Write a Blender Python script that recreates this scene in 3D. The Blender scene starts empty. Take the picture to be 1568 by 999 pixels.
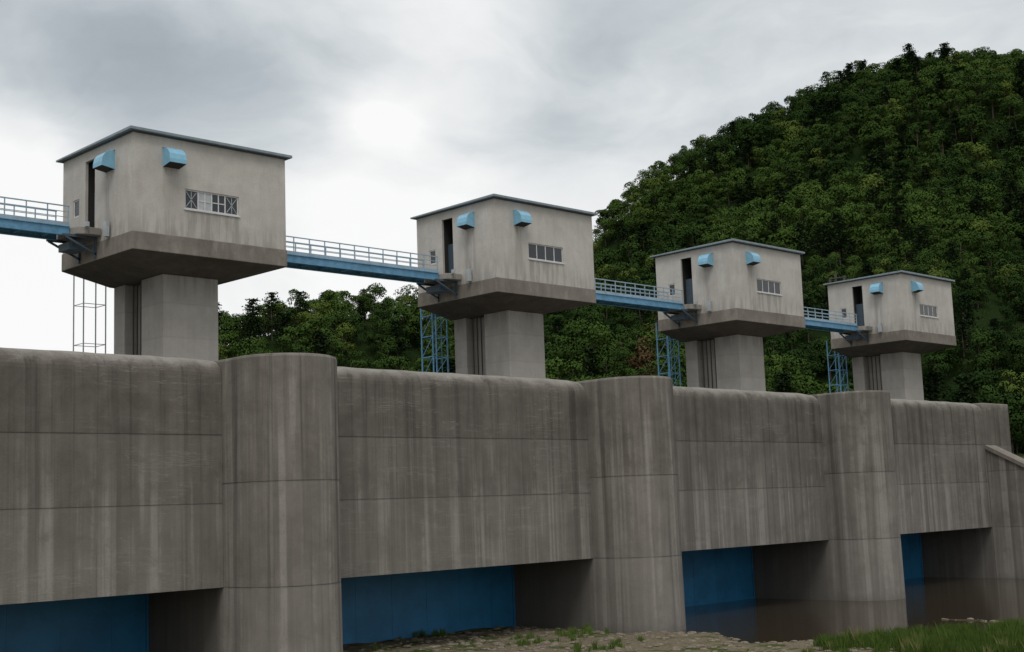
import bpy, math, random
import numpy as np
from mathutils import Matrix, Vector, noise as mn
random.seed(7); rng = np.random.default_rng(7)
S = bpy.context.scene
COL = S.collection
LIFT = 7.5
SP = 25.15

# ------------------------------------------------------------------ node helpers
def newmat(name):
    m = bpy.data.materials.new(name); m.use_nodes = True
    nt = m.node_tree; nt.nodes.clear()
    out = nt.nodes.new('ShaderNodeOutputMaterial')
    b = nt.nodes.new('ShaderNodeBsdfPrincipled')
    nt.links.new(b.outputs[0], out.inputs[0])
    return m, nt, b, out
def setin(nt, sock, v):
    if isinstance(v, bpy.types.NodeSocket): nt.links.new(v, sock)
    elif isinstance(v, (tuple, list)):
        sock.default_value = (*v, 1.0) if (len(v) == 3 and sock.type == 'RGBA') else v
    else: sock.default_value = v
def math_(nt, op, a, b=None, c=None, clamp=False):
    n = nt.nodes.new('ShaderNodeMath'); n.operation = op; n.use_clamp = clamp
    setin(nt, n.inputs[0], a)
    if b is not None: setin(nt, n.inputs[1], b)
    if c is not None: setin(nt, n.inputs[2], c)
    return n.outputs[0]
def mixc(nt, f, a, b, mode='MIX'):
    n = nt.nodes.new('ShaderNodeMix'); n.data_type = 'RGBA'; n.blend_type = mode
    setin(nt, n.inputs[0], f); setin(nt, n.inputs[6], a); setin(nt, n.inputs[7], b)
    return n.outputs[2]
def noise_(nt, vec, scale, detail=4, rough=.55, dist=0.0):
    n = nt.nodes.new('ShaderNodeTexNoise')
    n.inputs['Scale'].default_value = scale; n.inputs['Detail'].default_value = detail
    n.inputs['Roughness'].default_value = rough; n.inputs['Distortion'].default_value = dist
    if vec is not None: nt.links.new(vec, n.inputs['Vector'])
    return n.outputs[0]
def mapr(nt, v, a, b, c=0.0, d=1.0):
    n = nt.nodes.new('ShaderNodeMapRange'); n.interpolation_type = 'SMOOTHSTEP'
    setin(nt, n.inputs[0], v)
    for i, x in enumerate((a, b, c, d)): n.inputs[1+i].default_value = x
    return n.outputs[0]
def objco(nt): return nt.nodes.new('ShaderNodeTexCoord').outputs['Object']
def scalev(nt, vec, s, loc=(0,0,0)):
    n = nt.nodes.new('ShaderNodeMapping'); nt.links.new(vec, n.inputs[0]); n.inputs['Scale'].default_value = s
    n.inputs['Location'].default_value = loc
    return n.outputs[0]
def bump(nt, h, strength, dist, bsdf):
    n = nt.nodes.new('ShaderNodeBump'); n.inputs['Strength'].default_value = strength
    n.inputs['Distance'].default_value = dist
    nt.links.new(h, n.inputs['Height']); nt.links.new(n.outputs[0], bsdf.inputs['Normal'])

def concrete(name, dark, mid, light, streak=.5, pale=.4, joints=(), low=None, vs=.05, drip=None, damp=None, jd=.35, panel=0, crest=None, long_=0.0, lowlong=None, scratch=0.0, bay_shade=False, house=False, rust=0.0):
    m, nt, b, out = newmat(name)
    co = objco(nt)
    sep = nt.nodes.new('ShaderNodeSeparateXYZ'); nt.links.new(co, sep.inputs[0]); z = sep.outputs[2]
    big = noise_(nt, scalev(nt, co, (1,1,1.8)), .15, 6, .6, .5)
    med = noise_(nt, co, .9, 7, .68, .3)
    fine = noise_(nt, co, 12, 3, .7)
    st = noise_(nt, scalev(nt, co, (.9, .9, vs)), 1.0, 5, .6, .2)
    st2 = noise_(nt, scalev(nt, co, (2.2, 2.2, vs*2.2)), 1.0, 4, .6, .15)
    f = math_(nt, 'ADD', math_(nt, 'MULTIPLY', mapr(nt, big, .32, .68), .45),
              math_(nt, 'ADD', math_(nt, 'MULTIPLY', mapr(nt, st, .35, .65), streak*.3), math_(nt, 'MULTIPLY', mapr(nt, med, .3, .7), .42)), clamp=True)
    c = mixc(nt, f, dark, mid)
    p = math_(nt, 'MULTIPLY', mapr(nt, st2, .52, .68), mapr(nt, med, .3, .6))
    p = math_(nt, 'MULTIPLY', p, pale)
    if low is not None:
        p = math_(nt, 'MULTIPLY', p, mapr(nt, z, low[1], low[0], .1, 1.0))
    c = mixc(nt, p, c, light)
    if long_:
        sl = noise_(nt, scalev(nt, co, (.95, .95, .012)), 1.25, 3, .65, .1)
        q = math_(nt, 'MULTIPLY', mapr(nt, sl, .50, .62), long_)
        q = math_(nt, 'MULTIPLY', q, mapr(nt, med, .25, .6, .45, 1))
        if lowlong is not None: q = math_(nt, 'MULTIPLY', q, mapr(nt, math_(nt, 'ADD', z, math_(nt, 'MULTIPLY', st2, 3.0)), lowlong[1], lowlong[0], .12, 1))
        c = mixc(nt, q, c, light)
        sd = noise_(nt, scalev(nt, co, (1.3, 1.3, .02), (7,3,0)), 1.2, 4, .65, .1)
        c = mixc(nt, mapr(nt, sd, .52, .66, 0, .6), c, tuple(x*.55 for x in dark))
    if scratch:
        n_ = nt.nodes.new('ShaderNodeMapping'); nt.links.new(co, n_.inputs[0]); n_.inputs['Rotation'].default_value = (0, .75, 0); n_.inputs['Scale'].default_value = (.12, .5, 1.6)
        sc_ = noise_(nt, n_.outputs[0], 1.0, 4, .7, .3)
        c = mixc(nt, math_(nt, 'MULTIPLY', mapr(nt, math_(nt, 'ABSOLUTE', math_(nt, 'SUBTRACT', sc_, .5)), .0, .014, scratch, 0), mapr(nt, big, .45, .6)), c, light)
    g = math_(nt, 'MULTIPLY', mapr(nt, st2, .47, .34), .34*streak)
    c = mixc(nt, g, c, tuple(x*.6 for x in dark))
    if house:   # run-off stains below the hoods and window sill of each house
        u = math_(nt, 'MULTIPLY', math_(nt, 'FRACT', math_(nt, 'DIVIDE', math_(nt, 'ADD', sep.outputs[0], SP*10-32.8), SP)), SP)
        y = sep.outputs[1]
        front = mapr(nt, y, 60.02, 60.05, 1, 0)
        def band(v, a, b_, s=.12): return math_(nt, 'MULTIPLY', mapr(nt, v, a-s, a+s), mapr(nt, v, b_-s, b_+s, 1, 0))
        w1 = math_(nt, 'MULTIPLY', math_(nt, 'MULTIPLY', band(u, 2.95, 6.2), band(z, 13.5, 15.78, .05)), mapr(nt, z, 14.4, 15.8, .25, 1))
        w2 = math_(nt, 'MULTIPLY', math_(nt, 'MULTIPLY', band(u, 1.75, 2.55, .2), band(z, 13.5, 17.9, .1)), mapr(nt, z, 14.4, 17.9, .5, 1))
        w3 = math_(nt, 'MULTIPLY', math_(nt, 'MULTIPLY', band(y, 61.9, 62.9, .2), band(z, 13.5, 17.9, .1)), .9)
        wf = math_(nt, 'MULTIPLY', math_(nt, 'ADD', w1, w2, clamp=True), front)
        wall = math_(nt, 'ADD', wf, math_(nt, 'MULTIPLY', w3, mapr(nt, y, 60.02, 60.05)), clamp=True)
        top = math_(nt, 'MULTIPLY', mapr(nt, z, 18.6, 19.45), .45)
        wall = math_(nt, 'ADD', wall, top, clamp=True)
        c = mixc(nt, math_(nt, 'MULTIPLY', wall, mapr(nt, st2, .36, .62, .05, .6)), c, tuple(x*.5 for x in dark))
    if drip is not None:
        d = math_(nt, 'MULTIPLY', mapr(nt, z, drip[0], drip[1]), mapr(nt, st2, .40, .6))
        c = mixc(nt, math_(nt, 'MULTIPLY', d, drip[2]), c, tuple(x*.5 for x in dark))
    if rust:
        rn = noise_(nt, scalev(nt, co, (1.1,1.1,.6), (3,9,2)), 1.3, 3, .6)
        c = mixc(nt, mapr(nt, rn, .68, .74, 0, rust), c, (.16,.06,.025))
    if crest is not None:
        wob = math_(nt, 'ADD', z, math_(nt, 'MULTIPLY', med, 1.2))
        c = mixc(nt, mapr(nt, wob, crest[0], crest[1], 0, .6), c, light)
    if damp is not None:
        wob = math_(nt, 'ADD', z, math_(nt, 'MULTIPLY', med, .6))
        c = mixc(nt, mapr(nt, wob, damp[0], damp[1], .6, 0), c, tuple(x*.5 for x in dark))
    if bay_shade:   # shade inside the gate bays, painted into the concrete colour
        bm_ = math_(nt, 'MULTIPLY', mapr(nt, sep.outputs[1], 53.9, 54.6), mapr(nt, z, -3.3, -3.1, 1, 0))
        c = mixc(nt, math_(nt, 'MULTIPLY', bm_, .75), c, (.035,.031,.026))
    c = mixc(nt, math_(nt, 'MULTIPLY', mapr(nt, fine, .35, .75), .25), c, tuple(x*.55 for x in mid))
    for q, zj in enumerate(joints):
        w = math_(nt, 'ABSOLUTE', math_(nt, 'SUBTRACT', z, zj))
        brk = mapr(nt, med, .36, .56, .2, 1)
        c = mixc(nt, math_(nt, 'MULTIPLY', mapr(nt, w, .03, .07, jd, 0), brk), c, (.03, .028, .025))
        c = mixc(nt, mapr(nt, z, zj+.01, zj-.01, 0, .11), c, light)
    if panel:
        sx = math_(nt, 'FRACT', math_(nt, 'DIVIDE', math_(nt, 'ADD', sep.outputs[0], 500.0), panel))
        w = math_(nt, 'MULTIPLY', math_(nt, 'ABSOLUTE', math_(nt, 'SUBTRACT', sx, .5)), panel)
        c = mixc(nt, math_(nt, 'MULTIPLY', mapr(nt, w, .015, .05, .25, 0), mapr(nt, big, .4, .55)), c, tuple(x*.5 for x in dark))
    nt.links.new(c, b.inputs['Base Color']); b.inputs['Roughness'].default_value = .9
    b.inputs['Specular IOR Level'].default_value = .2
    bump(nt, math_(nt, 'ADD', fine, math_(nt, 'MULTIPLY', med, 2.0)), .35, .035, b)
    return m

def simple(name, col, rough=.6, metal=0.0, var=.25, sc=3.0, spec=.4):
    m, nt, b, out = newmat(name); co = objco(nt)
    n = noise_(nt, co, sc, 5, .6)
    c = mixc(nt, math_(nt, 'MULTIPLY', mapr(nt, n, .35, .7), var), col, tuple(x*.45 for x in col))
    nt.links.new(c, b.inputs['Base Color']); b.inputs['Roughness'].default_value = rough
    b.inputs['Metallic'].default_value = metal; b.inputs['Specular IOR Level'].default_value = spec
    return m

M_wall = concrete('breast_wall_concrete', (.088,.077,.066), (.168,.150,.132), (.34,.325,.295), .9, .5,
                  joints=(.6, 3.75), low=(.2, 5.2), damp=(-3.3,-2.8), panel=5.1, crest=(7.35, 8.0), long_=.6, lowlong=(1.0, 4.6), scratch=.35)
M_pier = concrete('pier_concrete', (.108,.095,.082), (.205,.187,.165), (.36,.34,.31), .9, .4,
                  joints=(1.5, -3.2), damp=(-7.6,-6.4), long_=.5, lowlong=(4.0, 7.8), bay_shade=True)
M_top = concrete('slab_concrete', (.14,.124,.106), (.25,.225,.195), (.34,.32,.29), .7, .4, vs=.3, rust=.5)
M_soffit = concrete('shaded_soffit_concrete', (.05,.045,.039), (.105,.094,.082), (.16,.15,.135), .6, .2, vs=.3)  # underside shade of the houses put into a darker concrete colour
M_col = concrete('column_concrete', (.25,.235,.213), (.37,.35,.32), (.46,.44,.41), .4, .2, joints=(9.4, 11.2), jd=.12, drip=(11.0,12.7,.5))
M_plaster = concrete('house_plaster', (.41,.385,.352), (.56,.535,.495), (.64,.62,.585), .4, .3, vs=.12, drip=(16.5, 14.3, .5), house=True)
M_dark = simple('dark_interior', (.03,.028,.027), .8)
M_blue = simple('blue_painted_steel', (.12,.30,.47), .5, 0, .5)
M_blue2 = simple('pale_blue_railing_paint', (.30,.41,.50), .5, 0, .35)
M_hood = simple('light_blue_hood_paint', (.22,.46,.62), .4, 0, .25)
M_gate = simple('gate_blue_paint', (.028,.19,.38), .45, 0, .5, .6)
M_white = simple('white_window_frame', (.6,.6,.6), .5)
M_grey = simple('grey_steel', (.42,.44,.46), .5)
M_roof = simple('grey_blue_roof_metal', (.22,.27,.30), .5, 0, .35)
M_bark = simple('bark', (.09,.07,.05), .9)
M_pipe = simple('dark_pipe', (.06,.055,.05), .6)
M_brk = simple('dark_steel_bracket', (.06,.09,.12), .6)
gm, nt, b, _ = newmat('window_glass'); b.inputs['Base Color'].default_value = (.025,.03,.035,1)
b.inputs['Roughness'].default_value = .08; M_glass = gm
M_pale = simple('pale_pane', (.40,.43,.45), .4)

# ------------------------------------------------------------------ mesh helpers
class MB:
    def __init__(s): s.v = []; s.f = []; s.m = []; s.n = []
    def poly(s, pts, mat=0):
        i = len(s.v); s.v += [tuple(p) for p in pts]; s.f.append(tuple(range(i, i+len(pts)))); s.m.append(mat)
    def box(s, x0, x1, y0, y1, z0, z1, mat=0):
        i = len(s.v)
        s.v += [(x0,y0,z0),(x1,y0,z0),(x1,y1,z0),(x0,y1,z0),(x0,y0,z1),(x1,y0,z1),(x1,y1,z1),(x0,y1,z1)]
        for f in ((0,3,2,1),(4,5,6,7),(0,1,5,4),(1,2,6,5),(2,3,7,6),(3,0,4,7)):
            s.f.append(tuple(i+k for k in f)); s.m.append(mat)
    def bar(s, a, b, t, mat=0):
        a = Vector(a); b = Vector(b); d = (b-a).normalized()
        up = Vector((0,0,1)) if abs(d.z) < .9 else Vector((1,0,0))
        u = d.cross(up).normalized()*t/2; w = d.cross(u).normalized()*t/2
        i = len(s.v)
        for p in (a, b):
            for su, sw in ((-1,-1),(1,-1),(1,1),(-1,1)): s.v.append(tuple(p+u*su+w*sw))
        for f in ((0,1,2,3),(7,6,5,4),(0,4,5,1),(1,5,6,2),(2,6,7,3),(3,7,4,0)):
            s.f.append(tuple(i+k for k in f)); s.m.append(mat)
    def loft(s, rings, mat=0, cap=True):
        n = len(rings[0]); i = len(s.v)
        for r in rings: s.v += [tuple(p) for p in r]
        for k in range(len(rings)-1):
            for j in range(n):
                j2 = (j+1) % n
                s.f.append((i+k*n+j, i+k*n+j2, i+(k+1)*n+j2, i+(k+1)*n+j)); s.m.append(mat)
        if cap:
            s.f.append(tuple(i+j for j in range(n))[::-1]); s.m.append(mat)
            q = i+(len(rings)-1)*n
            s.f.append(tuple(q+j for j in range(n))); s.m.append(mat)
    def make(s, name, mats, parent=None, bevel=0, fixn=True, link=True, smooth=False, vnorm=None):
        me = bpy.data.meshes.new(name); me.from_pydata(s.v, [], s.f)
        for m in mats: me.materials.append(m)
        me.polygons.foreach_set('material_index', s.m)
        if fixn:
            import bmesh
            bm = bmesh.new(); bm.from_mesh(me); bmesh.ops.recalc_face_normals(bm, faces=bm.faces); bm.to_mesh(me); bm.free()
        if smooth or vnorm is not None: me.polygons.foreach_set('use_smooth', [True]*len(me.polygons))
        me.update()
        if vnorm is not None:
            me.normals_split_custom_set_from_vertices([tuple(v) for v in vnorm])
        o = bpy.data.objects.new(name, me)
        if link: COL.objects.link(o)
        if parent: o.parent = parent
        if bevel:
            b = o.modifiers.new('bevel', 'BEVEL'); b.width = bevel; b.segments = 2; b.limit_method = 'ANGLE'
        return o
def empty(name):
    e = bpy.data.objects.new(name, None); COL.objects.link(e); return e

PX = [36.6 + SP*k for k in (-1, 0, 1, 2)]      # pier centres
HX = [32.8 + SP*k for k in (-1, 0, 1, 2, 3)]   # gate houses
R = 2.5

# ------------------------------------------------------------------ dam
dam = empty('spillway_dam')
def pier(k, xc):
    def ring(z, off):
        r = R-off; pts = [(xc-r, 72, z)]
        for j in range(0, 33):
            a = math.pi + math.pi*j/32
            pts.append((xc+r*math.cos(a), 52.6+r*math.sin(a), z))
        pts.append((xc+r, 72, z)); return pts
    zs = [(-9.5, -.06)]
    for zj in (-3.2, 1.5):
        zs += [(zj-.02, 0), (zj-.01, .015), (zj+.01, .015), (zj+.02, 0)]
    zs += [(7.18, 0), (7.28, .05), (7.32, .16)]
    mb = MB(); mb.loft([ring(z, o) for z, o in zs])
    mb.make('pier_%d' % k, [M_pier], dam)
for k, x in enumerate(PX): pier(k+1, x)
ends = [(-16.0, PX[0]-R)] + [(PX[i]+R, PX[i+1]-R) for i in range(3)] + [(PX[3]+R, PX[3]+SP-R)]
for k, (a, b) in enumerate(ends):
    pr = [(54, -3.2)]
    for zj in (.6, 3.75): pr += [(54, zj-.02), (54.015, zj-.01), (54.015, zj+.01), (54, zj+.02)]
    for j in range(9):
        t = math.pi/2*j/8; pr.append((54.9-.9*math.cos(t), 6.5+.88*math.sin(t)))
    pr += [(71.8, 7.38), (71.8, -3.2)]
    n = 24; rings = []
    for j in range(n+1):
        x = a+.015+(b-a-.03)*j/n
        e_ = min(x-a, b-x); sag = .012*math.sin(x*1.7)+.01*math.sin(x*4.1+1)-.10*max(0, 1-e_/1.6)**2
        rings.append([(x, y, z+(sag if z > 6 else 0)) for y, z in pr])
    mb = MB(); mb.loft(rings); mb.make('breast_wall_%d' % (k+1), [M_wall], dam)
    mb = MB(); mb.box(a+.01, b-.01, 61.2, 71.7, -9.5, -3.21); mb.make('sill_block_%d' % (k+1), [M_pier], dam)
# right abutment
XA = PX[3]+SP-R
mb = MB(); mb.loft([[(x, y, z) for x, y in ((XA,54.02),(XA+4.9,54.02),(XA+4.9,72),(XA,72))] for z in (-9.5, -3.2, 7.3, 7.36)])
mb.make('abutment', [M_wall], dam, .12)
# gates
for k, (a, b) in enumerate(ends):
    e = empty('sluice_gate')
    mb = MB(); mb.box(a+.06, b-.06, 60.8, 60.95, -7.55, -3.25)
    mb.make('skin_plate', [M_gate], e)
    mb = MB()
    mb.box(a+.16, b-.16, 60.72, 60.797, -7.5, -7.36); mb.box(a+.03, a+.15, 60.70, 60.795, -7.5, -3.3); mb.box(b-.15, b-.03, 60.70, 60.795, -7.5, -3.3)
    q = a+2.6
    while q < b-1: mb.box(q, q+.02, 60.785, 60.798, -7.3, -3.3); q += 2.6
    mb.make('seal_frame', [M_gate], e)
# wing wall
ww = empty('retaining_wall')
def wtop(y): return max(3.75+.53*(y-54), -5.5)
mb = MB()
ys = [54-.02, 50, 46, 42, 38, 30, 18, 0, -30]
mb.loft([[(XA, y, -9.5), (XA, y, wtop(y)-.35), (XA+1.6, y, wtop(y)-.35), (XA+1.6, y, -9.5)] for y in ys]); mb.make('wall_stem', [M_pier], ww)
mb = MB(); mb.loft([[(XA-.15, y, wtop(y)-.347), (XA-.15, y, wtop(y)), (XA+1.75, y, wtop(y)), (XA+1.75, y, wtop(y)-.347)] for y in ys]); mb.make('coping', [M_top], ww)

# ------------------------------------------------------------------ gate houses
def holes_wall(mb, fixed, axis, u0, u1, z0, z1, holes, depth, mat=0, inward=1):
    us = sorted({u0, u1, *[h[0] for h in holes], *[h[1] for h in holes]})
    zs = sorted({z0, z1, *[h[2] for h in holes], *[h[3] for h in holes]})
    P = (lambda u, z, d=0: (u, fixed+d, z)) if axis == 'y' else (lambda u, z, d=0: (fixed+d, u, z))
    for i in range(len(us)-1):
        for j in range(len(zs)-1):
            cu = (us[i]+us[i+1])/2; cz = (zs[j]+zs[j+1])/2
            if any(h[0] < cu < h[1] and h[2] < cz < h[3] for h in holes): continue
            mb.poly([P(us[i], zs[j]), P(us[i+1], zs[j]), P(us[i+1], zs[j+1]), P(us[i], zs[j+1])], mat)
    for h in holes:
        d = depth*inward; a, b, c, e = h[:4]
        mb.poly([P(a,c), P(a,e), P(a,e,d), P(a,c,d)], mat); mb.poly([P(b,c), P(b,e), P(b,e,d), P(b,c,d)], mat)
        mb.poly([P(a,c), P(b,c), P(b,c,d), P(a,c,d)], mat); mb.poly([P(a,e), P(b,e), P(b,e,d), P(a,e,d)], mat)

def hood(mb, base, axis, w):
    prof = [(0, 0), (.28, -.03), (.5, -.16), (.66, -.38), (.72, -.66), (.72, -.86), (0, -.98)]
    bx, by, bz = base
    def P(u, p, z): return (bx+u, by-p, bz+z) if axis == 'y' else (bx-p, by+u, bz+z)
    L = [P(-w/2, p, z) for p, z in prof]; Rr = [P(w/2, p, z) for p, z in prof]
    n = len(prof)
    for j in range(n-2): mb.poly([L[j], Rr[j], Rr[j+1], L[j+1]], 0)
    mb.poly(L, 0); mb.poly(Rr[::-1], 0)
    mb.poly([L[n-2], Rr[n-2], Rr[n-1], L[n-1]], 1)
    mb.poly([P(-w/2-.04, .0, .03), P(w/2+.04, 0, .03), P(w/2+.04, .06, .03), P(-w/2-.04, .06, .03)], 0)

def house(k, x0):
    e = empty('gate_house'); W = 9.2; D0 = 60.0; D1 = 67.6; zb = 13.4; zs = 14.35; zt = 19.42
    win = (x0+2.95, x0+6.2, 15.85, 16.9)
    door = (64.0, 65.05, 15.05, 18.9); sw = (65.75, 66.4, 16.1, 17.05)
    mb = MB()
    holes_wall(mb, D0, 'y', x0, x0+W, zs, zt, [win], .16)
    holes_wall(mb, x0, 'x', D0, D1, zs, zt, [door, sw], .16)
    mb.poly([(x0,D1,zs),(x0+W,D1,zs),(x0+W,D1,zt),(x0,D1,zt)]); 
    holes_wall(mb, x0+W, 'x', D0, D1, zs, zt, [(64.0,65.05,15.05,17.4)], .16, inward=-1)
    mb.poly([(x0,D0,zs),(x0+W,D0,zs),(x0+W,D1,zs),(x0,D1,zs)]); mb.poly([(x0,D0,zt),(x0+W,D0,zt),(x0+W,D1,zt),(x0,D1,zt)])
    mb.make('plaster_walls', [M_plaster], e, fixn=False)
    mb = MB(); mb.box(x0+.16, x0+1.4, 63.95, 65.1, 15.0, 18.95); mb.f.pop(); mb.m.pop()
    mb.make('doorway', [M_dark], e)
    mb = MB(); mb.box(x0+.5, x0+.56, 64.0, 65.05, 15.05, 17.3); mb.make('door_leaf', [M_brk], e)
    mb = MB(); mb.box(x0+W-.2, x0+W-.1, 64.0, 65.05, 15.05, 17.4); mb.make('far_door', [M_blue2], e)
    a, b, c, d = win; mb = MB(); yf = D0+.06; t = .07
    mb.box(a, b, yf, yf+.05, c, c+t, 0); mb.box(a, b, yf, yf+.05, d-t, d, 0)
    mb.box(a-.06, b+.06, D0-.06, D0+.05, c-.08, c-.003, 0)
    xs = [a, a+(b-a)*.25, a+(b-a)*.5, a+(b-a)*.75, b]
    for j, x in enumerate(xs):
        q0 = x if j == 0 else x-t/2; q0 = x-t if j == 4 else q0
        mb.box(q0, q0+t, yf+.002, yf+.045, c+t, d-t, 0)
    for j in range(4):
        pm = 1
        if k == 1 and j in (1,): pm = 2  # brightness seen through from the opposite window, painted as a pale pane
        mb.poly([(xs[j]+.02, yf+.025, c+.03), (xs[j+1]-.02, yf+.025, c+.03), (xs[j+1]-.02, yf+.025, d-.03), (xs[j]+.02, yf+.025, d-.03)], pm)
        if k == 1 and j in (0, 3):
            for sgn in (0, 1, 2):
                p = [((xs[j]+.1, c+.12), (xs[j+1]-.1, d-.12)), ((xs[j]+.1, d-.12), (xs[j+1]-.1, c+.12)), (((xs[j]+xs[j+1])/2, c+.1), ((xs[j]+xs[j+1])/2, d-.1))][sgn]
                mb.bar((p[0][0], yf+.012, p[0][1]), (p[1][0], yf+.012, p[1][1]), .03, 2)
        if k == 1 and j in (1, 2):
            xm = (xs[j]+xs[j+1])/2
            mb.box(xm-.03, xm+.03, yf, yf+.02, c+t, d-t, 0); mb.box(xs[j]+.05, xs[j+1]-.05, yf+.002, yf+.018, c+.5, c+.55, 0)
    mb.make('front_window', [M_white, M_glass, M_pale], e)
    a, b, c, d = sw; mb = MB(); xf = x0+.04
    mb.box(xf, xf+.05, a, b, c, c+.07, 0); mb.box(xf, xf+.05, a, b, d-.07, d, 0)
    mb.box(xf, xf+.05, a, a+.07, c+.07, d-.07, 0); mb.box(xf, xf+.05, b-.07, b, c+.07, d-.07, 0)
    mb.poly([(xf+.03, a+.02, c+.02), (xf+.03, b-.02, c+.02), (xf+.03, b-.02, d-.02), (xf+.03, a+.02, d-.02)], 1)
    mb.make('side_window', [M_white, M_glass], e)
    mb = MB(); mb.loft([[(x0-.1,D0-.1,zt+.003),(x0+W+.1,D0-.1,zt+.003),(x0+W+.1,D1+.1,zt+.003),(x0-.1,D1+.1,zt+.003)],
                        [(x0-.1,D0-.1,zt+.06),(x0+W+.1,D0-.1,zt+.06),(x0+W+.1,D1+.1,zt+.06),(x0-.1,D1+.1,zt+.06)]])
    mb.make('roof_trim', [M_brk], e)
    mb = MB(); o = .3
    mb.loft([[(x0-o,D0-o,zt+.063),(x0+W+o,D0-o,zt+.063),(x0+W+o,D1+o,zt+.063-.03),(x0-o,D1+o,zt+.063-.03)],
             [(x0-o,D0-o,zt+.22),(x0+W+o,D0-o,zt+.22),(x0+W+o,D1+o,zt+.14),(x0-o,D1+o,zt+.14)]])
    mb.make('roof', [M_roof], e, .02)
    mb = MB(); hood(mb, (x0+2.15, D0, 18.85), 'y', .95); hood(mb, (x0, 62.35, 18.85), 'x', .95)
    mb.make('vent_hoods', [M_hood, M_dark], e)
    mb = MB(); q = .05
    foot = lambda z, q=q: [(x0-q,D0-q,z),(x0+W+q,D0-q,z),(x0+W+q,D1+q,z),(x0-q,D1+q,z)]
    mb.loft([foot(zb), foot(zs-.003)]); o = mb.make('floor_slab', [M_top], e, .04)
    cx0, cx1, cy0, cy1 = x0+2.85, x0+6.15, 62.0, 67.3
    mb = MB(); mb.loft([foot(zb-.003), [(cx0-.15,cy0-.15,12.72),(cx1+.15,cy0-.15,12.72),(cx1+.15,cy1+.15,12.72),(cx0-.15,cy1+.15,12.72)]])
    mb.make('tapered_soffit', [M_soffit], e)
    g0, g1, gd = 64.3, 66.1, .7
    out = [(cx0,cy0),(cx1,cy0),(cx1,cy1),(cx0,cy1),(cx0,g1),(cx0+gd,g1),(cx0+gd,g0),(cx0,g0)]
    mb = MB(); mb.loft([[(x,y,z) for x, y in out] for z in (6.5, 9.4, 12.72)])
    mb.make('column', [M_col], e, .03)
    mb = MB()
    for y, r in ((64.6,.05),(65.0,.07),(65.4,.07),(65.8,.05)): mb.box(cx0+.35, cx0+.35+r, y, y+r, 6.8, 12.7)
    mb.make('pipes', [M_pipe], e)
    mb = MB()
    pts = [(x0-.05,63.2),(x0-.05,65.9),(x0-1.0,65.9),(x0-1.35,65.5),(x0-1.45,64.9),(x0-1.45,64.0),(x0-1.2,63.4),(x0-.8,63.2)]
    mb.loft([[(x,y,z) for x, y in pts] for z in (14.62, 15.0)]); mb.make('landing', [M_col], e, .03)
    mb = MB()
    for y in (63.7, 65.5):
        mb.bar((x0-.06,y,14.55),(x0-1.9,y,14.55),.12); mb.bar((x0-.06,y,13.7),(x0-1.8,y,14.5),.1); mb.bar((x0-.12,y,14.6),(x0-.12,y,13.5),.1)
    mb.bar((x0-1.2,63.7,14.2),(x0-1.2,65.5,14.2),.08); mb.box(x0-1.4,x0-.5,64.0,65.2,13.9,14.3)
    mb.make('landing_bracket', [M_brk], e)
    mb = MB()
    mb.box(x0-1.0, x0-.85, 62.9, 63.15, 14.95, 15.2); mb.box(x0-.3, x0-.12, 62.2, 62.5, 14.4, 15.2)
    mb.make('junction_boxes', [M_pale], e)
    # short landing rail on the far side
    mb = MB()
    for z in (15.1, 15.6, 16.3): mb.bar((x0+W+.05,63.1,z),(x0+W+.9,63.1,z),.05)
    for x in (x0+W+.1, x0+W+.45, x0+W+.9): mb.bar((x,63.1,14.6),(x,63.1,16.35),.05)
    mb.box(x0+W+.055, x0+W+.95, 63.0, 65.6, 14.6, 14.72)
    mb.make('side_rail', [M_blue], e)
    if k == 4:
        mb = MB()
        for xx, yy, h in ((x0+.4, 66.9, .95), (x0+.75, 66.2, .7), (x0+.1, 67.3, .6)): mb.box(xx, xx+.16, yy, yy+.16, zt+.1, zt+.1+h)
        mb.bar((x0+.1,67.3,zt+.6),(x0+.9,66.1,zt+.7),.08); mb.make('roof_mast', [M_pipe], e)
    l = empty('ladder_tower'); mb = MB(); xa, xb, ya, yb = x0+1.3, x0+2.6, 67.75, 68.9
    th = .08 if k != 1 else .055
    for x in (xa, xb):
        for y in (ya, yb): mb.bar((x,y,6.8),(x,y,14.4),th)
    z = 7.4; n = 0
    while z < 14.4:
        for p, q2 in (((xa,ya),(xb,ya)),((xb,ya),(xb,yb)),((xb,yb),(xa,yb)),((xa,yb),(xa,ya))): mb.bar((*p,z),(*q2,z),th*.6)
        if k != 1: mb.bar((xa,ya,z),(xb,ya,z+1.4),.035); mb.bar((xa,yb,z),(xa,ya,z+1.4),.035)
        z += 1.4 if k != 1 else 2.2; n += 1
    if k != 1:
        mb.bar((xa+.5,ya+.2,6.8),(xa+.5,ya+.2,14.3),.035); mb.bar((xa+.95,ya+.2,6.8),(xa+.95,ya+.2,14.3),.035)
        zz = 7
        while zz < 14.3: mb.bar((xa+.5,ya+.2,zz),(xa+.95,ya+.2,zz),.025); zz += .35
    mb.make('ladder_frame', [M_blue if k != 1 else M_grey], l)
for k, x in enumerate(HX): house(k, x)

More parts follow.
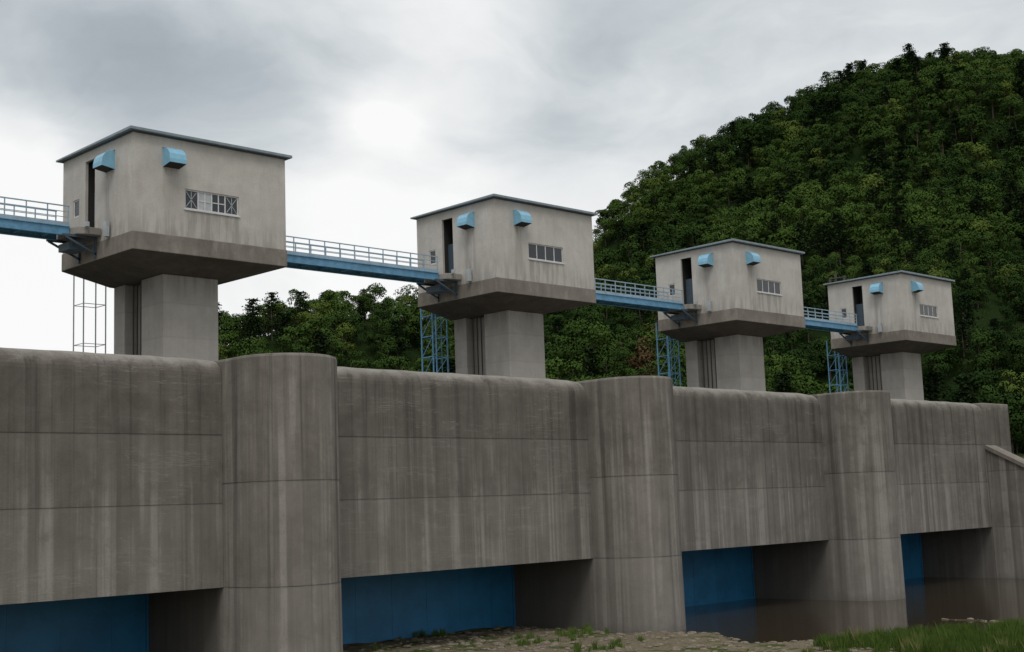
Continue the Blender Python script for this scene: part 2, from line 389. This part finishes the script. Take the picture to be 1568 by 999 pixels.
def footbridge(xa, xb):
    e = empty('footbridge'); ya, yb = 63.9, 65.3
    mb = MB()
    for y in (ya, yb):
        mb.box(xa, xb, y-.03, y+.03, 14.6, 15.0); mb.box(xa, xb, y-.1, y+.1, 14.56, 14.597); mb.box(xa, xb, y-.1, y+.1, 15.003, 15.04)
    x = xa+.6
    while x < xb: mb.box(x, x+.08, ya+.04, yb-.04, 14.65, 14.95); x += 1.5
    mb.make('girders', [M_blue], e)
    mb = MB(); mb.box(xa, xb, ya+.11, yb-.11, 14.99, 15.03); mb.make('deck', [M_roof], e)
    mb = MB()
    for y in (ya, yb):
        for z, t in ((16.1,.06),(15.8,.035),(15.52,.035)): mb.bar((xa,y,z),(xb,y,z),t)
        mb.box(xa, xb, y-.012, y+.012, 15.05, 15.26)
        n = max(2, round((xb-xa)/1.15)); 
        for j in range(n+1):
            x = xa+.05+(xb-xa-.1)*j/n; mb.bar((x,y,15.04),(x,y,16.1),.05)
    mb.make('railing', [M_blue2], e)
for i in range(4): footbridge(HX[i]+10.2, HX[i+1]-1.46)

# ------------------------------------------------------------------ terrain
def pol(L): return np.array([(D*math.sin(math.radians(a)), D*math.cos(math.radians(a)), z) for a, D, z in L])
def dens(P, n=14):
    out = []
    for i in range(len(P)-1):
        for t in np.linspace(0, 1, n, endpoint=False): out.append(P[i]*(1-t)+P[i+1]*t)
    out.append(P[-1]); return np.array(out)
MC = [(36,310,0),(41,320,12),(43,325,20),(45,335,34),(46.4,342,50),(48.2,350,66),(49.8,360,79.5),(52.1,370,90.5),(54.1,380,98),(56.3,390,104.5),
   (57.4,392,111.5),(59.8,400,119),(62.2,410,123.5),(64.8,415,122),(66.5,420,120),(72,430,108),(80,430,90),(92,430,60),(110,420,20)]
mount = dens(pol(MC))
lhill = dens(pol([(16,250,0),(22,235,4),(26,230,10),(29,230,20),(32.1,230,28.5),(33.9,230,30.0),(35.8,230,31.9),(37.5,230,34),(39.5,230,33),(40.6,230,31.5),(43,235,31.5),(47,245,37),(52,262,46),(57,285,58),(62,310,70)]))
def nz(x, y, s, o=0): return mn.fractal(Vector((x*s+o, y*s, o)), 1.0, 2.0, 3)
def wtop_np(y): return np.maximum(3.75+.53*(y-54), -5.5)
def height(X, Y):
    X = np.asarray(X, float).ravel(); Y = np.asarray(Y, float).ravel()
    hill = np.full(X.shape, -50.0); dd = np.zeros(X.shape)
    for P, s in ((mount, .40), (lhill, .40)):
        d = np.sqrt((X[:,None]-P[None,:,0])**2+(Y[:,None]-P[None,:,1])**2)
        wgt = np.exp(-(d-d.min(1)[:,None])/6.0); zc = (wgt*P[None,:,2]).sum(1)/wgt.sum(1); dj = d.min(1)
        vv = zc-s*np.sqrt(dj*dj+60)+3.1
        m = vv > hill; hill = np.where(m, vv, hill); dd = np.where(m, dj, dd)
    N = np.array([nz(x, y, .012, 3) for x, y in zip(X, Y)]); N2 = np.array([nz(x, y, .035, 9) for x, y in zip(X, Y)])
    hill = hill + N*np.clip(dd*.16, 0, 14) + N2*np.clip(dd*.06, 0, 3.5)
    ddam = np.hypot(np.clip(X-116, 0, None), np.clip(Y-74, 0, None))
    hill = np.minimum(hill, 3+ddam*.45)
    back = ((Y > 64) | (X > XA+1.0))
    z = np.where(back, 3.0, -8.2)
    wing = (X > XA+1.0) & (Y < 55)
    z = np.where(wing, np.clip(wtop_np(Y)-.5, -6.6, 3), z)
    z = np.where(back, np.maximum(z, np.where((Y > 74) | (X > 116), hill, -50)), z)
    dn = ~back
    N3 = np.array([nz(x, y, .12, 5) for x, y in zip(X, Y)]); N4 = np.array([nz(x, y, .7, 2) for x, y in zip(X, Y)])
    edge = 61.0 - np.clip(46-Y, 0, 6)*.45 + np.clip(41-Y, 0, 30)*1.1 + N3*2.2
    land = np.clip((edge-X)/3.0, -1, 1)
    shore = -7.55 + land*.32 + N4*.09 + N3*.12
    spit = np.exp(-(((X-74)/1.1)**2)-(((Y-38.5)/4.0)**2))*.48
    shore = np.where(X > edge, np.maximum(shore, -7.88+spit+N4*.05), shore)
    r = np.sqrt(X*X+Y*Y)
    bank = -1.75-.115*r+N3*.15
    low = np.maximum(shore, np.where(X < edge, bank, -50))
    return np.where(dn, low, z)
xs = np.unique(np.concatenate([np.linspace(-2500,-60,16), np.arange(-60,20,4.), np.arange(20,125,1.), np.arange(125,560,6.), np.linspace(560,3500,20)]))
ys = np.unique(np.concatenate([np.linspace(-2500,-60,16), np.arange(-60,18,4.), np.arange(18,76,1.), np.arange(76,560,6.), np.linspace(560,3500,20)]))
GX, GY = np.meshgrid(xs, ys); Z = height(GX, GY)
nx, ny = len(xs), len(ys)
V = np.stack([GX.ravel(), GY.ravel(), Z], 1)
I = np.arange(nx*ny).reshape(ny, nx)
F = np.stack([I[:-1,:-1].ravel(), I[:-1,1:].ravel(), I[1:,1:].ravel(), I[1:,:-1].ravel()], 1)
me = bpy.data.meshes.new('ground'); me.from_pydata(V.tolist(), [], F.tolist())
me.polygons.foreach_set('use_smooth', [True]*len(me.polygons))
ground = bpy.data.objects.new('ground', me); COL.objects.link(ground)
m, nt, b, _ = newmat('ground_soil'); co = objco(nt)
sep = nt.nodes.new('ShaderNodeSeparateXYZ'); nt.links.new(co, sep.inputs[0])
n1 = noise_(nt, co, .5, 5, .65); n2 = noise_(nt, co, 6, 4, .7)
dirt = mixc(nt, n2, (.06,.048,.033), (.27,.23,.165)); grn = mixc(nt, n2, (.03,.045,.015), (.09,.12,.04))
c = mixc(nt, mapr(nt, n1, .50, .62), dirt, grn)
c = mixc(nt, mapr(nt, sep.outputs[2], -7.45, -7.33, 0.75, 0), c, (.045,.035,.024))
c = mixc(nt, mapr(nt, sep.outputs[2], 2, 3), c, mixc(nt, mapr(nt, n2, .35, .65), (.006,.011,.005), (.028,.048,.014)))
nt.links.new(c, b.inputs['Base Color']); b.inputs['Roughness'].default_value = 1.0; b.inputs['Specular IOR Level'].default_value = 0; bump(nt, n2, .8, .15, b)
me.materials.append(m)

# water
mb = MB(); mb.poly([(-200,-600,-7.47),(XA-.01,-600,-7.47),(XA-.01,60.9,-7.47),(-200,60.9,-7.47)])
m, nt, b, _ = newmat('river_water'); co = objco(nt)
b.inputs['Base Color'].default_value = (.045,.034,.022,1); b.inputs['Roughness'].default_value = .05; b.inputs['IOR'].default_value = 1.33
bump(nt, noise_(nt, scalev(nt, co, (1,1,1)), 2.2, 3, .5), .2, .05, b)
mb.make('river_water', [m], None, fixn=False)

# ------------------------------------------------------------------ scatter system
def scatter(name, pts, scl, rot, idx, variants):
    me = bpy.data.meshes.new(name); me.from_pydata([tuple(p) for p in pts], [], [])
    for nm, arr, ty in (('scl', scl, 'FLOAT'), ('rotz', rot, 'FLOAT'), ('vid', idx, 'INT')):
        at = me.attributes.new(nm, ty, 'POINT'); at.data.foreach_set('value', np.asarray(arr, dtype=np.float32 if ty == 'FLOAT' else np.int32))
    o = bpy.data.objects.new(name, me); COL.objects.link(o)
    c = bpy.data.collections.new(name+'_variants')
    for v in variants: c.objects.link(v)
    ng = bpy.data.node_groups.new(name+'_nodes', 'GeometryNodeTree')
    ng.interface.new_socket('Geometry', in_out='INPUT', socket_type='NodeSocketGeometry')
    ng.interface.new_socket('Geometry', in_out='OUTPUT', socket_type='NodeSocketGeometry')
    N = ng.nodes; L = ng.links
    gi = N.new('NodeGroupInput'); go = N.new('NodeGroupOutput'); ip = N.new('GeometryNodeInstanceOnPoints')
    ci = N.new('GeometryNodeCollectionInfo'); ci.inputs['Collection'].default_value = c
    ci.inputs['Separate Children'].default_value = True; ci.inputs['Reset Children'].default_value = True
    def attr(nm, ty):
        a = N.new('GeometryNodeInputNamedAttribute'); a.data_type = ty; a.inputs[0].default_value = nm; return a.outputs[0]
    L.new(gi.outputs[0], ip.inputs['Points']); L.new(ci.outputs[0], ip.inputs['Instance'])
    ip.inputs['Pick Instance'].default_value = True; L.new(attr('vid', 'INT'), ip.inputs['Instance Index'])
    cx = N.new('ShaderNodeCombineXYZ'); L.new(attr('rotz', 'FLOAT'), cx.inputs[2])
    er = N.new('FunctionNodeEulerToRotation'); L.new(cx.outputs[0], er.inputs[0]); L.new(er.outputs[0], ip.inputs['Rotation'])
    L.new(attr('scl', 'FLOAT'), ip.inputs['Scale']); L.new(ip.outputs[0], go.inputs[0])
    md = o.modifiers.new('scatter', 'NODES'); md.node_group = ng
    return o

def leafmat(name, dark, light, warm):
    m, nt, b, out = newmat(name)
    oi = nt.nodes.new('ShaderNodeObjectInfo')
    g = nt.nodes.new('ShaderNodeNewGeometry')
    big = noise_(nt, oi.outputs['Location'], .016, 3, .6)
    f = math_(nt, 'ADD', math_(nt, 'MULTIPLY', oi.outputs['Random'], .42), math_(nt, 'ADD', math_(nt, 'MULTIPLY', mapr(nt, big, .42, .62), .45), math_(nt, 'MULTIPLY', g.outputs['Random Per Island'], .12)), clamp=True)
    c = mixc(nt, f, dark, light)
    c = mixc(nt, math_(nt, 'MULTIPLY', mapr(nt, oi.outputs['Random'], .86, .97), .7), c, warm)
    df = nt.nodes.new('ShaderNodeBsdfDiffuse'); nt.links.new(c, df.inputs[0]); nt.links.new(df.outputs[0], out.inputs[0])
    return m
M_leaf = leafmat('broadleaf_foliage', (.013,.029,.010), (.066,.112,.024), (.10,.135,.03))
M_pine = leafmat('pine_foliage', (.012,.025,.012), (.032,.055,.02), (.045,.07,.025))
M_brown = leafmat('brown_foliage', (.05,.035,.018), (.12,.08,.04), (.14,.08,.04))

def limb(mb, a, b, r0, r1, mat=1, n=5):
    a = Vector(a); b = Vector(b); d = (b-a).normalized(); u = d.orthogonal().normalized(); w = d.cross(u)
    mb.loft([[p+(u*math.cos(2*math.pi*j/n)+w*math.sin(2*math.pi*j/n))*r for j in range(n)] for p, r in ((a, r0), (b, r1))], mat)
    for i in range(2):
        for j in range(n): mb.n.append(tuple(u*math.cos(2*math.pi*j/n)+w*math.sin(2*math.pi*j/n)))
def leaf(mb, p, nrm, s, rg, sn=None):
    nrm = nrm/np.linalg.norm(nrm); t = np.cross(nrm, rg.normal(size=3)); t /= np.linalg.norm(t); q = np.cross(nrm, t)
    a = s*(.6+.8*rg.random()); b2 = s*(.5+.6*rg.random())
    mb.poly([p-t*a*.5, p-q*b2*.5, p+t*a*.5, p+q*b2*.5], 0)
    if sn is None: sn = nrm
    sn = sn/np.linalg.norm(sn)
    for _ in range(4): mb.n.append(tuple(sn))
def broadleaf(name, seed, mat, H=8.5, W=3.6, n=1900, ls=.38):
    rg = np.random.default_rng(seed); mb = MB()
    limb(mb, (0,0,-1.5), (.1,.1,H*.45), .22, .13); limb(mb, (.1,.1,H*.45), (.0,.2,H*.85), .13, .04)
    lobes = []; nl = 13; cc = np.array([0, 0, H*.45])
    for i in range(nl):
        a = rg.random()*6.28; zz = H*(.30+.60*rg.random()); rr = W*.7*math.sqrt(rg.random())*(1.15-abs(zz/H-.55))
        c = np.array([math.cos(a)*rr, math.sin(a)*rr, zz]); s = W*(.26+.26*rg.random())
        lobes.append((c, s))
        if i < 6: limb(mb, (.05,.1,H*(.3+.3*rg.random())), c, .07, .02, n=3)
    for i in range(n):
        c, s = lobes[rg.integers(nl)]
        d = rg.normal(size=3); d /= np.linalg.norm(d)
        if d[2] < -.3 and rg.random() < .6: d[2] = -d[2]
        p = c+d*s*(.78+.28*rg.random())*np.array([1,1,.75])
        o = p-cc; o = o/np.linalg.norm(o)
        leaf(mb, p, d+rg.normal(size=3)*.4+np.array([0,0,.2]), ls, rg, d*.7+o*.6+rg.normal(size=3)*.08)
    return mb.make(name, [mat, M_bark], None, fixn=False, link=False, vnorm=mb.n)
def pine(name, seed, H=10.5, n=1300):
    rg = np.random.default_rng(seed); mb = MB(); limb(mb, (0,0,-1.5), (.15,0,H), .2, .04)
    for k in range(11):
        z0 = H*(.35+.62*k/10); L = (2.6*(1-k/12)+.4)
        for j in range(5):
            a = rg.random()*6.28; l = L*(.55+.6*rg.random()); e = np.array([math.cos(a)*l, math.sin(a)*l, z0+.25*l])
            limb(mb, (.1,0,z0), e, .05, .015, n=3)
            for q in range(n//55):
                t = .25+.8*rg.random(); p = np.array([0,0,z0])*(1-t)+e*t+rg.normal(size=3)*np.array([.33,.33,.16])
                leaf(mb, p, rg.normal(size=3)*.5+np.array([0,0,1.]), .45, rg)
    return mb.make(name, [M_pine, M_bark], None, fixn=False, link=False, vnorm=mb.n)
variants = [broadleaf('a_broadleaf_tree', 1, M_leaf), broadleaf('b_broadleaf_tree', 2, M_leaf, 7.5, 4.1), broadleaf('c_broadleaf_tree', 3, M_leaf, 9.5, 3.2),
            broadleaf('d_broadleaf_tree', 4, M_leaf, 8, 3.7), pine('e_pine_tree', 5), pine('f_pine_tree', 6, 9), broadleaf('g_brown_tree', 8, M_brown, 6, 3.0, 900, .4)]
st = 4.1
px, py = np.meshgrid(np.arange(20, 470, st), np.arange(-10, 330, st)); px = px.ravel()+rng.uniform(-.48,.48,px.size)*st; py = py.ravel()+rng.uniform(-.48,.48,py.size)*st
az = np.degrees(np.arctan2(px, py)); D = np.hypot(px, py)
crD = np.interp(az, [a for a,_,_ in MC], [d for _,d,_ in MC])
k = (az > 17) & (az < 76) & (D < crD+9) & ((py > 76) | (px > 117)) & (D > 118)
px, py, az, D = px[k], py[k], az[k], D[k]
pz = height(px, py); k = ((pz > 3.6) & (pz/D > .045)) | ((px > 117) & (D > 118) & (pz > 2.5)); px, py, pz, az, D = px[k], py[k], pz[k], az[k], D[k]
n = len(px); print('TREES', n)
idx = rng.choice([0,1,2,3,4,5], size=n, p=[.24,.25,.17,.22,.07,.05])
bz = (az > 45.8) & (az < 51.0) & (D < 212) & (rng.random(n) < .35); idx = np.where(bz, 6, idx)
sc = rng.uniform(.62, 1.12, n)*np.where(D < 250, .78, 1.0)
scatter('hillside_forest', np.stack([px, py, pz-.6], 1), sc, rng.uniform(0, 6.28, n), idx, variants)

# grass tufts
def tuft(name, seed, mat, h=.45):
    rg = np.random.default_rng(seed); mb = MB()
    for i in range(34):
        a = rg.random()*6.28; r = rg.random()*.26; p = np.array([math.cos(a)*r, math.sin(a)*r, 0]); hh = h*(.5+.7*rg.random())
        b2 = rg.random()*6.28; lean = np.array([math.cos(b2), math.sin(b2), 0])*hh*.4*rg.random(); s = np.array([-math.sin(b2), math.cos(b2), 0])*.018
        mb.poly([p-s, p+s, p+s*.7+lean*.4+np.array([0,0,hh*.6]), p+lean+np.array([0,0,hh]), p-s*.7+lean*.4+np.array([0,0,hh*.6])], 0)
    return mb.make(name, [mat], None, fixn=False, link=False)
M_grass = leafmat('grass_blades', (.045,.075,.018), (.12,.19,.04), (.22,.20,.09))
N = 22000; gx = rng.uniform(44, 84, N); gy = rng.uniform(20, 61, N); gz = height(gx, gy)
gn = np.array([nz(x, y, .22, 31) for x, y in zip(gx, gy)]); gn2 = np.array([nz(x, y, .9, 11) for x, y in zip(gx, gy)])
main_ = (gx > 55.5+gn*3+gn2*2) & (gy < 36.8+gn*3+gn2*2) & (gn2+rng.random(N)*.6 > -.15)
k = (gz > -7.40) & (main_ | ((gn > .33) & (gn2 > .05) & (gx < 66) & (rng.random(N) < .5))); gx, gy, gz, main_ = gx[k], gy[k], gz[k], main_[k]
scatter('grass_patch', np.stack([gx, gy, gz], 1), rng.uniform(.4, 1.4, len(gx))*np.where(main_, 1, .6), rng.uniform(0, 6.28, len(gx)), rng.integers(0, 3, len(gx)), [tuft('tuft_a', 1, M_grass), tuft('tuft_b', 2, M_grass, .6), tuft('tuft_c', 3, M_grass, .35)])
# stones
M_stone = concrete('river_stone', (.11,.09,.065), (.27,.235,.18), (.40,.37,.32), .4, .4, vs=1)
def stone(name, seed):
    import bmesh
    bm = bmesh.new(); bmesh.ops.create_icosphere(bm, subdivisions=2, radius=.5)
    for v in bm.verts: v.co = v.co*(1+.35*mn.noise(v.co*1.8+Vector((seed*3,0,0)))); v.co.z *= .45; v.co.x *= 1.3
    me = bpy.data.meshes.new(name); bm.to_mesh(me); bm.free(); me.materials.append(M_stone); return bpy.data.objects.new(name, me)
N = 9000; gx = rng.uniform(40, 80, N); gy = rng.uniform(24, 60.5, N); gz = height(gx, gy); k = (gz > -7.52); gx, gy, gz = gx[k], gy[k], gz[k]
scatter('river_stones', np.stack([gx, gy, gz], 1), .06+.38*rng.random(len(gx))**5, rng.uniform(0, 6.28, len(gx)), rng.integers(0, 3, len(gx)), [stone('stone_a', 1), stone('stone_b', 2), stone('stone_c', 3)])

# ------------------------------------------------------------------ sky
w = bpy.data.worlds.new('World'); S.world = w; w.use_nodes = True; nt = w.node_tree; nt.nodes.clear()
out = nt.nodes.new('ShaderNodeOutputWorld')
sky = nt.nodes.new('ShaderNodeTexSky'); sky.sky_type = 'NISHITA'; sky.sun_disc = False
SEL, SROT = math.radians(58), math.radians(225)
sky.sun_elevation = SEL; sky.sun_rotation = SROT
bg1 = nt.nodes.new('ShaderNodeBackground'); nt.links.new(sky.outputs[0], bg1.inputs[0]); bg1.inputs[1].default_value = .08
tc = nt.nodes.new('ShaderNodeTexCoord').outputs['Generated']
warpn = nt.nodes.new('ShaderNodeTexNoise'); warpn.inputs['Scale'].default_value = 4.0; warpn.inputs['Detail'].default_value = 5
nt.links.new(scalev(nt, tc, (1,1,1.8)), warpn.inputs['Vector'])
def vmath(op, a, b=None):
    n = nt.nodes.new('ShaderNodeVectorMath'); n.operation = op
    for i, v in enumerate((a, b)):
        if v is None: continue
        if isinstance(v, bpy.types.NodeSocket): nt.links.new(v, n.inputs[i])
        else: n.inputs[i].default_value = v
    return n
cen = vmath('SUBTRACT', warpn.outputs[1], (.5,.5,.5)).outputs[0]
wd = vmath('ADD', tc, vmath('MULTIPLY', cen, (.22,.22,.16)).outputs[0]).outputs[0]
wd2 = vmath('ADD', tc, vmath('MULTIPLY', cen, (.12,.12,.10)).outputs[0]).outputs[0]
sz = nt.nodes.new('ShaderNodeSeparateXYZ'); nt.links.new(tc, sz.inputs[0]); zz = sz.outputs[2]
cl = noise_(nt, scalev(nt, wd, (1,1,2.4)), 3.4, 7, .52)
cl2 = noise_(nt, scalev(nt, wd, (1,1,2.2)), 9, 5, .55)
val = math_(nt, 'ADD', math_(nt, 'MULTIPLY', mapr(nt, cl, .3, .7), .34), math_(nt, 'MULTIPLY', mapr(nt, cl2, .3, .7), .08))
val = math_(nt, 'ADD', val, mapr(nt, zz, .12, .34, .62, .36))
val = math_(nt, 'ADD', val, mapr(nt, zz, .38, .6, 0, .3))
def blob(d, r, amp):
    global val
    dist = vmath('DISTANCE', wd2, d).outputs['Value']
    val = math_(nt, 'ADD', val, mapr(nt, dist, 0, r, amp, 0))
blob((.450,.840,.300), .16, -.22); blob((.690,.670,.28), .10, -.18); blob((.590,.750,.285), .055, .42); blob((.60,.755,.25), .12, .14)
blob((.385,.890,.250), .11, .42); blob((.62,.76,.15), .16, .2); blob((.63,.68,.36), .10, .26); blob((.42,.90,.08), .22, .3)
blob((.80,.48,.36), .22, .14)
ramp = nt.nodes.new('ShaderNodeValToRGB'); nt.links.new(val, ramp.inputs[0]); cr = ramp.color_ramp
cr.elements[0].position = .12; cr.elements[0].color = (.31,.355,.385,1)
cr.elements[1].position = .98; cr.elements[1].color = (1.0,1.0,.99,1)
for p, c in ((.38,(.46,.51,.545,1)), (.58,(.66,.70,.72,1)), (.76,(.85,.865,.87,1))):
    q = cr.elements.new(p); q.color = c
bg2 = nt.nodes.new('ShaderNodeBackground'); nt.links.new(ramp.outputs[0], bg2.inputs[0]); bg2.inputs[1].default_value = 1.0
mx = nt.nodes.new('ShaderNodeMixShader'); mx.inputs[0].default_value = .94
nt.links.new(bg1.outputs[0], mx.inputs[1]); nt.links.new(bg2.outputs[0], mx.inputs[2]); nt.links.new(mx.outputs[0], out.inputs[0])
w.cycles.sampling_method = 'MANUAL'; w.cycles.sample_map_resolution = 512

sun = bpy.data.lights.new('sun', 'SUN'); sun.energy = 1.2; sun.angle = math.radians(22); sun.color = (1,.97,.92)
so = bpy.data.objects.new('sun', sun); COL.objects.link(so)
dv = Vector((math.sin(SROT)*math.cos(SEL), math.cos(SROT)*math.cos(SEL), math.sin(SEL)))
so.rotation_euler = dv.to_track_quat('Z', 'Y').to_euler(); so.location = (0,0,60)

# ------------------------------------------------------------------ camera
cam = bpy.data.cameras.new('camera'); cam.sensor_width = 36; cam.lens = 36*2058/1570; cam.clip_end = 8000
co_ = bpy.data.objects.new('camera', cam); COL.objects.link(co_)
fwd = Vector((.6958,.7059,.13307)).normalized(); right = Vector((.7151,-.6980,-.03585)); right = (right-fwd*right.dot(fwd)).normalized(); up = right.cross(fwd)
co_.matrix_world = Matrix(((right.x,up.x,-fwd.x,0),(right.y,up.y,-fwd.y,0),(right.z,up.z,-fwd.z,0),(0,0,0,1)))
S.camera = co_
for o in list(S.objects):
    if o.parent is None: o.location.z += LIFT
S.view_settings.view_transform = 'Standard'; S.view_settings.look = 'None'; S.view_settings.exposure = 0
